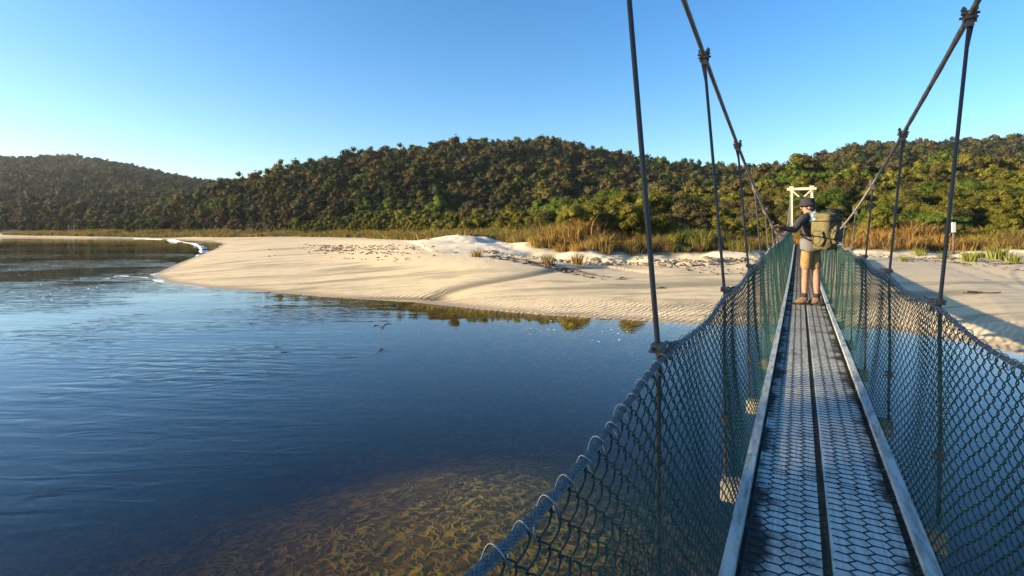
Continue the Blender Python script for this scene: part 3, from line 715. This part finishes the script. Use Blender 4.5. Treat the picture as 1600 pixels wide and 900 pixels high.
size = np.where(SS < 4, size*(.70+.20*near_f+.22*(vnoise(X*.09, Y*.09+5)-.4)), size)
size = size*np.where(SS > 4, np.interp(vd[keep], [6, 20, 60], [.26, .45, 1.0]), np.interp(vd[keep], [6, 20], [.60, 1.0]))
H_ = np.where(SS < 4, 3.8, 6.8)*size
order = np.argsort(Y); X, Y, Zg, SS, size, H_ = [a[order] for a in (X, Y, Zg, SS, size, H_)]
# keep only what can be seen (with a margin for other viewpoints)
ang = np.arctan2(X, Y); top = (Zg+H_-EYE)/np.hypot(X, Y); binw = .009
hor = {}; vis = np.zeros(len(X), bool); frac = np.zeros(len(X))
for k in range(len(X)):
    bi = int(ang[k]/binw); cur = max(min(hor.get(bi, -1), hor.get(bi-1, -1), hor.get(bi+1, -1)), -1)
    m_ = min(.010, .9/Y[k]*.9)
    vis[k] = top[k] > cur-m_
    frac[k] = top[k]-cur
    wbin = int(2.0/Y[k]/binw)
    for q in range(-wbin, wbin+1): hor[bi+q] = max(hor.get(bi+q, -1), top[k]-.006)
X, Y, Zg, SS, size, H_, frac = [a[vis] for a in (X, Y, Zg, SS, size, H_, frac)]
# colour kinds follow soft patches over the land
c1_ = vnoise(X*.045+9, Y*.035); c2_ = vnoise(X*.11+40, Y*.1); c3_ = rng.random(len(X))
score = np.stack([.38*(Y > 95)+.15+c3_*.25*1, .50+.0*c1_+.25*c2_, .20+.45*c1_+.10*(Y > 90), .55+.35*(1-c1_)-.5*(Y > 110), .12+.7*(c2_ > .66)-.25*(Y > 150), .22+.5*(1-c2_)+.1*(Y > 95)], 1)+rng.uniform(0, .42, (len(X), 6))
kind = np.argmax(score, 1)
infov = np.abs(X) < Y*1.0
near_idx = [k for k in range(len(X)) if SS[k] < 4 and infov[k]][:285]
far_idx = [k for k in range(len(X)) if SS[k] >= 4 and infov[k] and Y[k] < 200][:250]
taken = set(near_idx) | set(far_idx)
def zone(x, y):
    q = 800+800*x/y
    if q > 1480: return 'at far right behind orange grass'
    if q > 1290: return 'just right of the tower'
    if q > 1180: return 'behind tower and hiker'
    if q > 1050: return 'between the left cables'
    if q > 900: return 'above the sand scarp'
    if q > 740: return 'behind the brown tussocks'
    if q > 560: return 'behind the white sand dune'
    if q > 380: return 'behind the middle beach'
    return 'behind the far left beach'
def depthw(y, a, b, c): return a if y < 48 else (b if y < 68 else c)
def plant(k, protos, nm, cat, group, shape):
    p = protos[rng.integers(len(protos))]
    r = empty(nm, (X[k], Y[k], Zg[k]-.1)); rz = rng.uniform(0, 6.28); r.rotation_euler = (0, 0, rz)
    s_ = size[k]; r.scale = (s_*rng.uniform(.9, 1.1), s_*rng.uniform(.9, 1.1), s_)
    kn = names[kind[k]]; c = np.array(PAL[kn])*rng.uniform(.85, 1.2)
    a = obj('crown', p[0], r); a.color = (*c, 1); obj('trunk', p[1], r)
    if nm == 'scrub_bush': lab = f"{kn} rounded scrub bush {zone(X[k], Y[k])}, {depthw(Y[k], 'front row', 'middle rows', 'rear rows')}"
    else: lab = f"{kn} forest tree on the {'lower' if Zg[k] < 9 else 'mid'} slope {zone(X[k], Y[k])}"
    tag(r, lab, cat, group)
for k in near_idx: plant(k, bushP, 'scrub_bush', 'bush', 'scrub bushes behind the dunes', 'bush')
for k in far_idx: plant(k, treeP, 'forest_tree', 'tree', 'forest trees on the lower hillside', 'tree')
# the rest: forest mass
lodA = [crown(300+k, 6.2, 6.6, .3, 12, 620, .42, 1) for k in range(6)]
lodB = [crown(320+k, 6.6, 6.2, .3, 6, 120, 1.0, 1) for k in range(6)]
VV = []; QQ = []; TT = []; CC = []; n = 0
for k in range(len(X)):
    if k in taken: continue
    v_, q_, t_ = (lodA if Y[k] < 250 else lodB)[rng.integers(6)]
    a = rng.uniform(0, 6.28); s_ = size[k]*(.62 if SS[k] < 4 else 1)*(1.1 if SS[k] < 4 else 1); ca, sa = cos(a)*s_, sin(a)*s_
    p = np.stack([v_[:, 0]*ca-v_[:, 1]*sa+X[k], v_[:, 0]*sa+v_[:, 1]*ca+Y[k], v_[:, 2]*s_*rng.uniform(.85, 1.25)+Zg[k]-.3], -1)
    VV.append(p); QQ.append(q_+n); TT.append(t_+n); n += len(p)
    c = np.array(PAL[names[kind[k]]])*rng.uniform(.75, 1.25); CC.append(np.repeat(c[None], len(p), 0))
tag(obj('forest', mesh_np('forest', np.concatenate(VV), [np.concatenate(QQ), np.concatenate(TT)], M_forest, False, np.concatenate(CC))),
    'dense dark bush covering the hills beyond the beach', 'forest', kind='stuff')
print('plants', len(X), 'near', len(near_idx), 'far', len(far_idx), 'verts', n, 'Ynear', Y[near_idx[-1]], 'Yfar', Y[far_idx[-1]])

# unseen trees on the near bank, left of the camera: they shade the near end of the bridge
def bank_tree(x, y, hgt, wd, seed, lab):
    zb = float(ground(np.array([float(x)]), np.array([float(y)]))[0]); bs = .2217*abs(x)+1.9-zb; hgt = max(hgt, bs+4.5)  # crown base shaped to let low sun pass beneath to the bed
    V_, Q_, T_ = crown(seed, wd, hgt, bs, 22, 3000, .5, 2)
    r = empty('bank_tree', (x, y, zb)); tag(r, lab, 'tree', 'trees on the near bank')
    a = obj('crown', mesh_np('crown', V_, [Q_, T_], M_leaf), r); a.color = (.04,.06,.018,1); obj('trunk', trunk_mesh(seed, hgt*.7, .25, 2), r)
for k, (x, y, hh, wd) in enumerate([(-32,-3.6,11.5,8.5),(-34,-9,12.5,9),(-31,-14,12,9),(-24,-7,9.5,8),(-36,-.2,9.0,6.0),(-22,-14,10,8),(-40,-6,12,9)]):
    bank_tree(x, y-3.2, hh, wd, 500+k, 'unseen tall dark green tree on the near bank, shaped to shade the bridge')

# dune grass
def grass(pts, blades, hgt, seed, wid=.022, spread=.28):
    """pts rows: x,y,z,scale,r,g,b"""
    rg = np.random.default_rng(seed); n = len(pts); P_ = np.repeat(pts, blades, 0); m_ = len(P_)
    a = rg.uniform(0, 2*pi, m_); rad = np.abs(rg.normal(0, 1, m_))*spread*P_[:, 3]*.6; L_ = hgt*P_[:, 3]*rg.uniform(.55, 1.15, m_)
    bx = P_[:, 0]+rad*np.cos(a); by = P_[:, 1]+rad*np.sin(a); bz = P_[:, 2]-.05
    lean = rg.uniform(.2, 1.0, m_)*L_*.85; a2 = a+rg.normal(0, .5, m_)
    tx = bx+np.cos(a2)*lean; ty = by+np.sin(a2)*lean; tz = bz+L_*(1-.25*(lean/L_)**2)
    mx_ = bx+np.cos(a2)*lean*.35; my_ = by+np.sin(a2)*lean*.35; mz_ = bz+L_*.62
    w2 = wid*P_[:, 3]; sa = rg.uniform(0, pi, m_); sx_, sy_ = np.cos(sa)*w2, np.sin(sa)*w2
    V_ = np.stack([np.stack([bx-sx_, by-sy_, bz], -1), np.stack([bx+sx_, by+sy_, bz], -1), np.stack([mx_+sx_*.8, my_+sy_*.8, mz_], -1), np.stack([mx_-sx_*.8, my_-sy_*.8, mz_], -1), np.stack([tx, ty, tz], -1)], 1).reshape(-1, 3)
    i_ = np.arange(m_)[:, None]*5
    C_ = P_[:, 4:7]*rg.uniform(.65, 1.35, (m_, 1)); C_ = np.repeat(C_, 5, 0)
    return V_, [i_+np.array([[0,1,2,3]]), i_+np.array([[3,2,4]])], C_
M_grass = bpy.data.materials.new('dune_grass'); M_grass.use_nodes = True; g = G(M_grass)
c = g.nd('ShaderNodeAttribute', attribute_name='col').outputs['Color']; g.link(c, g.b.inputs['Base Color']); g.b.inputs['Roughness'].default_value = .7; g.b.inputs['Specular IOR Level'].default_value = .2
tr = g.nd('ShaderNodeBsdfTranslucent', {'Color': c}).outputs[0]
g.link(g.nd('ShaderNodeMixShader', {0: .35, 1: g.b.outputs[0], 2: tr}).outputs[0], g.t.nodes['Material Output'].inputs[0])
s_ = .62; xs = np.arange(-45, 45, s_); ys = np.arange(24, 72, s_)
Xg, Yg = np.meshgrid(xs, ys); Xg = (Xg+rng.uniform(-.5, .5, Xg.shape)*s_).ravel(); Yg = (Yg+rng.uniform(-.5, .5, Yg.shape)*s_).ravel()
k = np.abs(Xg) < Yg*1.05+1; Xg, Yg = Xg[k], Yg[k]
zg, vmg, whg, _, vg, dg_ = ground(Xg, Yg, True)
clump = vnoise(Xg*.35+3, Yg*.35)
k = (vmg > .45) & (vg < 13) & (vg > .5) & (clump+rng.uniform(-.15, .2, len(Xg)) > .36) & ~((np.abs(Xg-Yg*tan(TH)) < .6) & (Yg < 32))
Xg, Yg, zg, vg = Xg[k], Yg[k], zg[k], vg[k]
p1 = vnoise(Xg*.18, Yg*.25+8); p2 = rng.random(len(Xg))
gold = np.array([.34,.205,.055]); grn = np.array([.11,.135,.025]); brn = np.array([.20,.125,.045]); yel = np.array([.30,.27,.04])
mixv = np.clip(p1*1.3+(Xg > 17)*.35-.25+(p2-.5)*.5, 0, 1)[:, None]
colg = grn*(1-mixv)+gold*mixv; colg = np.where((p2 < .16)[:, None], brn, colg); colg = np.where(((p2 > .9) & (p1 < .5))[:, None], yel, colg)
scg = rng.uniform(.5, 1.4, len(Xg))*(.6+.8*vnoise(Xg*.8, Yg*.8))*np.interp(vg, [0, 2, 5, 13], [.55, .9, 1.15, 1.1])*(1+.35*np.exp(-(((Xg-1.5)/5)**2+((Yg-36)/6)**2)))
rows = np.column_stack([Xg, Yg, zg, scg, colg]); print('tussocks', len(rows))
V_, F_, C_ = grass(rows, 100, .62, 5, .013, .38)
tag(obj('dune_grass', mesh_np('dune_grass', V_, F_, M_grass, False, C_)), 'golden and green tussock grass covering the dunes behind the beach', 'grass', kind='stuff')
# far low grass strip along the back of the beach
t_ = []
for q in range(5200):
    i_ = rng.integers(12, 18); a = np.array(vegl[i_]); b_ = np.array(vegl[i_+1]); f_ = rng.random(); p = a+(b_-a)*f_; nrm = np.array([ (b_-a)[1], -(b_-a)[0]]); nrm = nrm/np.linalg.norm(nrm); nrm = nrm*(1 if nrm[1] > 0 else -1)
    p = p+nrm*1.0+8*rng.random()**1.6; t_.append(p)
t_ = np.array(t_); zt_ = ground(t_[:, 0], t_[:, 1]); mm = rng.random((len(t_), 1))
rows = np.column_stack([t_, zt_, rng.uniform(.25, .85, len(t_))*(.5+.9*vnoise(t_[:, 0]*.15, t_[:, 1]*.2)), (gold*.8)*mm+(grn*.9)*(1-mm)])
V_, F_, C_ = grass(rows, 14, 1.1, 6, .06, .8)
tag(obj('beach_grass', mesh_np('beach_grass', V_, F_, M_grass, False, C_)), 'low tawny grass strip along the back of the left beach', 'grass', kind='stuff')
# lone tufts on the sand
tufts = [(1438,392,.9,'first small green grass tuft right of the bridge, on bare sand'),(1475,394,.8,'small yellow green tuft on the sand by the nearest right hanger'),(1514,398,1.1,'green tuft on the right sand beside scattered driftwood'),(1560,396,1.5,'largest bright yellow green tuft on the right sand'),(1585,400,1.0,'green tuft at the right edge of the photo on the sand'),(1535,394,.8,'short tuft between the two larger tufts on the right sand'),(1412,398,.6,'tiny pale tuft just right of the bridge mesh'),
         (855,402,.9,'low tawny tuft on the sand below the brown tussocks'),(902,400,1.1,'orange tuft at the left end of the sand scarp'),(745,398,.8,'yellow green tuft at the foot of the white dune'),(668,383,.5,'lone sprig on the bare sand left of the white dune')]
for (qx, qy, sc_, lab) in tufts:
    x_, y_ = px(qx, qy, 1.25); z_ = float(ground(np.array([x_]), np.array([y_]))[0])
    V_, F_, C_ = grass(np.array([[0,0,0,sc_, *( (.22,.24,.04) if qx > 1400 else (.26,.18,.05))]]), 90, .62, int(qx), .016, .3)
    tag(obj('grass_tuft', mesh_np('grass_tuft', V_, F_, M_grass, False, C_), loc=(x_, y_, z_)), lab, 'grass tuft', 'lone grass tufts on the sand')

# ------------------------------------------------------------ beach details
M_clod = mat('damp_sand_clods', (.46,.36,.24), .95, noise=(4, (.22,.17,.11), .4, .65), bump=(12, .8, .05))
M_weed = mat('dark_beach_litter', (.09,.065,.04), .95, noise=(20, (.16,.11,.07), .4, .7))
b = MB()
for q in range(900):
    i_ = rng.integers(3, 11); a = np.array(vegl[i_]); e = np.array(vegl[i_+1]); p = a+(e-a)*rng.random()
    if p[0] > 40: continue
    p = p+rng.normal(0, .22, 2)+np.array([0, -.05]); zz = float(ground(np.array([p[0]]), np.array([p[1]]))[0]); r = rng.uniform(.04, .15)*(1 if i_ > 5 else .6)
    b.ico((p[0], p[1], zz+r*.05), r, 1, .9, (rng.uniform(.9, 2.2), 1.1, rng.uniform(.5, .9)), q)
tag(b.build('sand_clods', M_clod), 'crumbled sand clods along the foot of the low scarp', 'sand clods', kind='stuff')
b = MB()
def litter(cx, cy, sx_, sy_, n_, zz, smin, smax):
    for q in range(n_):
        dx_ = rng.normal(0, sx_); p = px(cx+dx_, cy+.07*dx_+rng.choice([-1.2, 0, 1.5])*sy_*.7+rng.normal(0, sy_*.18), zz); z_ = float(ground(np.array([p[0]]), np.array([p[1]]))[0])
        if z_ < .2: continue
        a = rng.uniform(0, pi); L_ = rng.uniform(smin, smax)
        b.tube([(p[0]-cos(a)*L_, p[1]-sin(a)*L_, z_+.01), (p[0], p[1], z_+rng.uniform(.02, .06)), (p[0]+cos(a)*L_, p[1]+sin(a)*L_, z_+.01)], [.01, .03, .008], 4)
litter(520, 383, 22, 3.0, 170, 1.1, .03, .2); litter(600, 391, 40, 4, 150, 1.1, .02, .16); litter(560, 394, 60, 6, 60, 1.0, .03, .14); litter(860, 409, 50, 1.5, 120, 1.1, .05, .3); litter(1510, 404, 60, 5, 150, 1.0, .04, .2); litter(1040, 403, 90, 3, 90, 1.1, .03, .12)
tag(b.build('beach_litter', M_weed), 'dark dried seaweed and twigs scattered over the upper beach', 'seaweed', kind='stuff')
def log(x_, y_, L_, a, r, lab, m=M_bark):
    b = MB(); z_ = float(ground(np.array([x_]), np.array([y_]))[0]); d = np.array([cos(a), sin(a), 0]); pts_ = [np.array([0,0,r*.7])+d*(t-.5)*L_+np.array([0, .05*sin(t*5), .02*sin(t*7)]) for t in np.linspace(0, 1, 7)]
    b.tube(pts_, [r*.7, r, r*.95, r*.9, r*.8, r*.6, r*.25], 8); b.tube([pts_[3], pts_[3]+d*.2+np.array([-.1, .1, r*2.2])], [r*.45, r*.15], 6)
    tag(b.build('driftwood', m, smooth=True, loc=(x_, y_, z_)), lab, 'driftwood', 'driftwood on the beach')
x_, y_ = px(1534, 452, .7); log(x_, y_, 1.3, .1, .04, 'long thin brown driftwood stick lying beside the bridge shadow')
x_, y_ = px(1560, 406, 1.1); log(x_, y_, 1.0, 2.9, .05, 'pale driftwood branch below the tufts at the far right')
x_, y_ = px(476, 366, 1.1); log(x_, y_, 2.2, .3, .12, 'weathered log lying at the grass edge of the middle beach')
M_white = mat('white_paint', (.75,.75,.72), .6)
x_, y_ = px(1490, 396, 1.3); y_ = 31.5; x_ = (1490-800)/800*y_; z_ = float(ground(np.array([x_]), np.array([y_]))[0])
mp_ = empty('marker_post', (x_, y_, z_)); tag(mp_, 'white topped marker post standing in the dune grass on the right', 'marker post')
MB().box((0,0,.6), (.08,.08,1.3)).build('post', M_bark, mp_); MB().box((0,-.01,1.62), (.22,.05,.62)).build('white_panel', M_white, mp_)

# birds
M_bird = mat('dark_plumage', (.012,.012,.012), .8); M_beak = mat('orange_beak', (.5,.15,.03), .5)
def bird(qx, qy, dist, SB, fs, rz, lab):
    x_ = (qx-800)/800*dist; z_ = EYE-(qy-350)/800*dist
    r = empty('seabird', (x_, dist, z_), rz); tag(r, lab, 'bird')
    skin('body', [(-.17,0,.01,.012), (-.08,0,0,.032), (0,0,0,.042), (.08,0,.01,.034), (.135,0,.03,.024), (.165,0,.03,.015)], [(0,1),(1,2),(2,3),(3,4),(4,5)], M_bird, r, root=2); r.scale = (SB, SB, SB)
    MB().tube([(.17,0,.03), (.225,0,.02)], [.008,.002], 6).build('beak', M_beak, r)
    for s in (-1, 1):
        w_ = [(.05,0,.015),(.09,s*.16,.09*fs),(.03,s*.34,.12*fs),(-.06,s*.46,.07*fs),(-.02,s*.30,.10*fs),(-.055,s*.14,.075*fs),(-.06,0,.015)]
        V_ = np.array(w_+[(a, b_, c-.008) for a, b_, c in w_]); n_ = 7
        Q_ = [[0,1,5,6],[1,2,4,5],[7,13,12,8],[8,12,11,9]]+[[i_, i_+n_, (i_+1) % n_+n_, (i_+1) % n_] for i_ in range(n_)]
        b = MB(); b.add(V_, Q_, [[2,3,4],[9,11,10]]); b.build('wing', M_bird, r)
bird(597, 513, 12.5, .55, 1.6, 2.3, 'dark bird flying low over the water with wings raised')
bird(600, 478, 17.0, .32, .4, .4, 'small dark bird gliding near the edge of the sand')
# two people far away on the left beach
for (qx, cl, lab) in ((108, (.05,.05,.06), 'tiny left figure of two people walking on the far beach'), (116.5, (.08,.05,.05), 'tiny right figure of two people walking on the far beach')):
    yy = 113.0; xx = (qx-800)/800*yy; z_ = float(ground(np.array([xx]), np.array([yy]))[0])
    r = empty('person', (xx, yy, z_)); tag(r, lab, 'person', 'walkers on the far beach')
    skin('body', [(0,0,.95,.13),(0,0,1.25,.15),(0,0,1.42,.09),(0,0,1.52,.05),(0,0,1.65,.09),(-.2,0,1.4,.05),(-.26,.05,1.1,.045),(-.24,.12,.85,.035),(.2,0,1.4,.05),(.26,-.05,1.1,.045),(.24,.08,.85,.035),(-.1,.02,.88,.08),(-.11,.1,.48,.06),(-.12,.02,.06,.05),(.1,0,.88,.08),(.11,-.02,.48,.06),(.12,-.18,.06,.05)],
         [(0,1),(1,2),(2,3),(3,4),(2,5),(5,6),(6,7),(2,8),(8,9),(9,10),(0,11),(11,12),(12,13),(0,14),(14,15),(15,16)], M_skin, r, 1)
    skin('clothes', [(0,0,.93,.15),(0,0,1.25,.17),(0,0,1.42,.11),(-.2,0,1.4,.065),(-.26,.05,1.1,.06),(.2,0,1.4,.065),(.26,-.05,1.1,.06),(-.1,.02,.86,.10),(-.115,.09,.4,.08),(.1,0,.86,.10),(.115,-.04,.4,.08)],
         [(0,1),(1,2),(2,3),(3,4),(2,5),(5,6),(0,7),(7,8),(0,9),(9,10)], mat('walker_clothes', cl, .9), r, 1)

# surf and foam
M_foam = mat('foam', (.80,.82,.82), .8, noise=(3, (.60,.66,.68), .4, .7))
def surf(pixels, w0, h0, nm):
    P_ = np.array([px(a, b_) for a, b_ in pixels]); t = np.linspace(0, len(P_)-1, 140)
    x_ = np.interp(t, np.arange(len(P_)), P_[:, 0]); y_ = np.interp(t, np.arange(len(P_)), P_[:, 1])
    x_ = x_+.35*(vnoise(t*2.2, t*0+1)-.5); tx = np.gradient(x_); ty = np.gradient(y_); L_ = np.hypot(tx, ty); nx, ny = -ty/L_, tx/L_
    prof = [(-.5, -.02), (-.3, .55), (-.05, 1.0), (.2, .6), (.5, .12), (1.0, .03), (1.6, -.02)]
    rows = []
    for (o_, hh) in prof:
        k_ = np.clip(vnoise(t*2.7, t*0+2)*2.2-.55, .0, 1.3)*(.5+.9*vnoise(t*5+o_*2, t*0+o_*3)); rows.append(np.stack([x_+nx*o_*w0*k_, y_+ny*o_*w0*k_, .004+hh*h0*k_*np.sin(pi*np.clip(t/(len(P_)-1), .02, .98))**.6], -1))
    V_ = np.stack(rows, 1).reshape(-1, 3); m_ = len(prof); i_ = np.arange(139)[:, None]*m_; j_ = np.arange(m_-1)[None]
    b.add(V_, np.stack([i_+j_, i_+j_+1, i_+m_+j_+1, i_+m_+j_], -1).reshape(-1, 4))
b = MB(); surf([(150,371.6),(200,372.2),(250,374),(285,377.5),(308,383),(318,389),(317,396),(306,401)], .42, .15, 'a')
surf([(345,384),(340,390),(322,400),(290,412),(262,422),(240,430)], .22, .02, 'b'); surf([(170,436),(190,431),(225,434),(262,443),(320,450)], .12, .012, 'c')
tag(b.build('surf', M_foam, smooth=True), 'small white breaking wave curling into the bay by the spit', 'surf', kind='stuff')
b = MB()
for q in range(44):
    if q < 26: p = px(rng.normal(905, 40), rng.normal(520, 9))
    else: p = px(rng.uniform(0, 260), rng.uniform(420, 470))
    r = rng.uniform(.006, .022)*(1 if q < 26 else 1.3); b.ico((p[0], p[1], .002), r, 1, .3, (1.6, 1, .35), q)
tag(b.build('foam_flecks', M_foam), 'scattered white foam flecks drifting on the calm water', 'foam', kind='stuff')
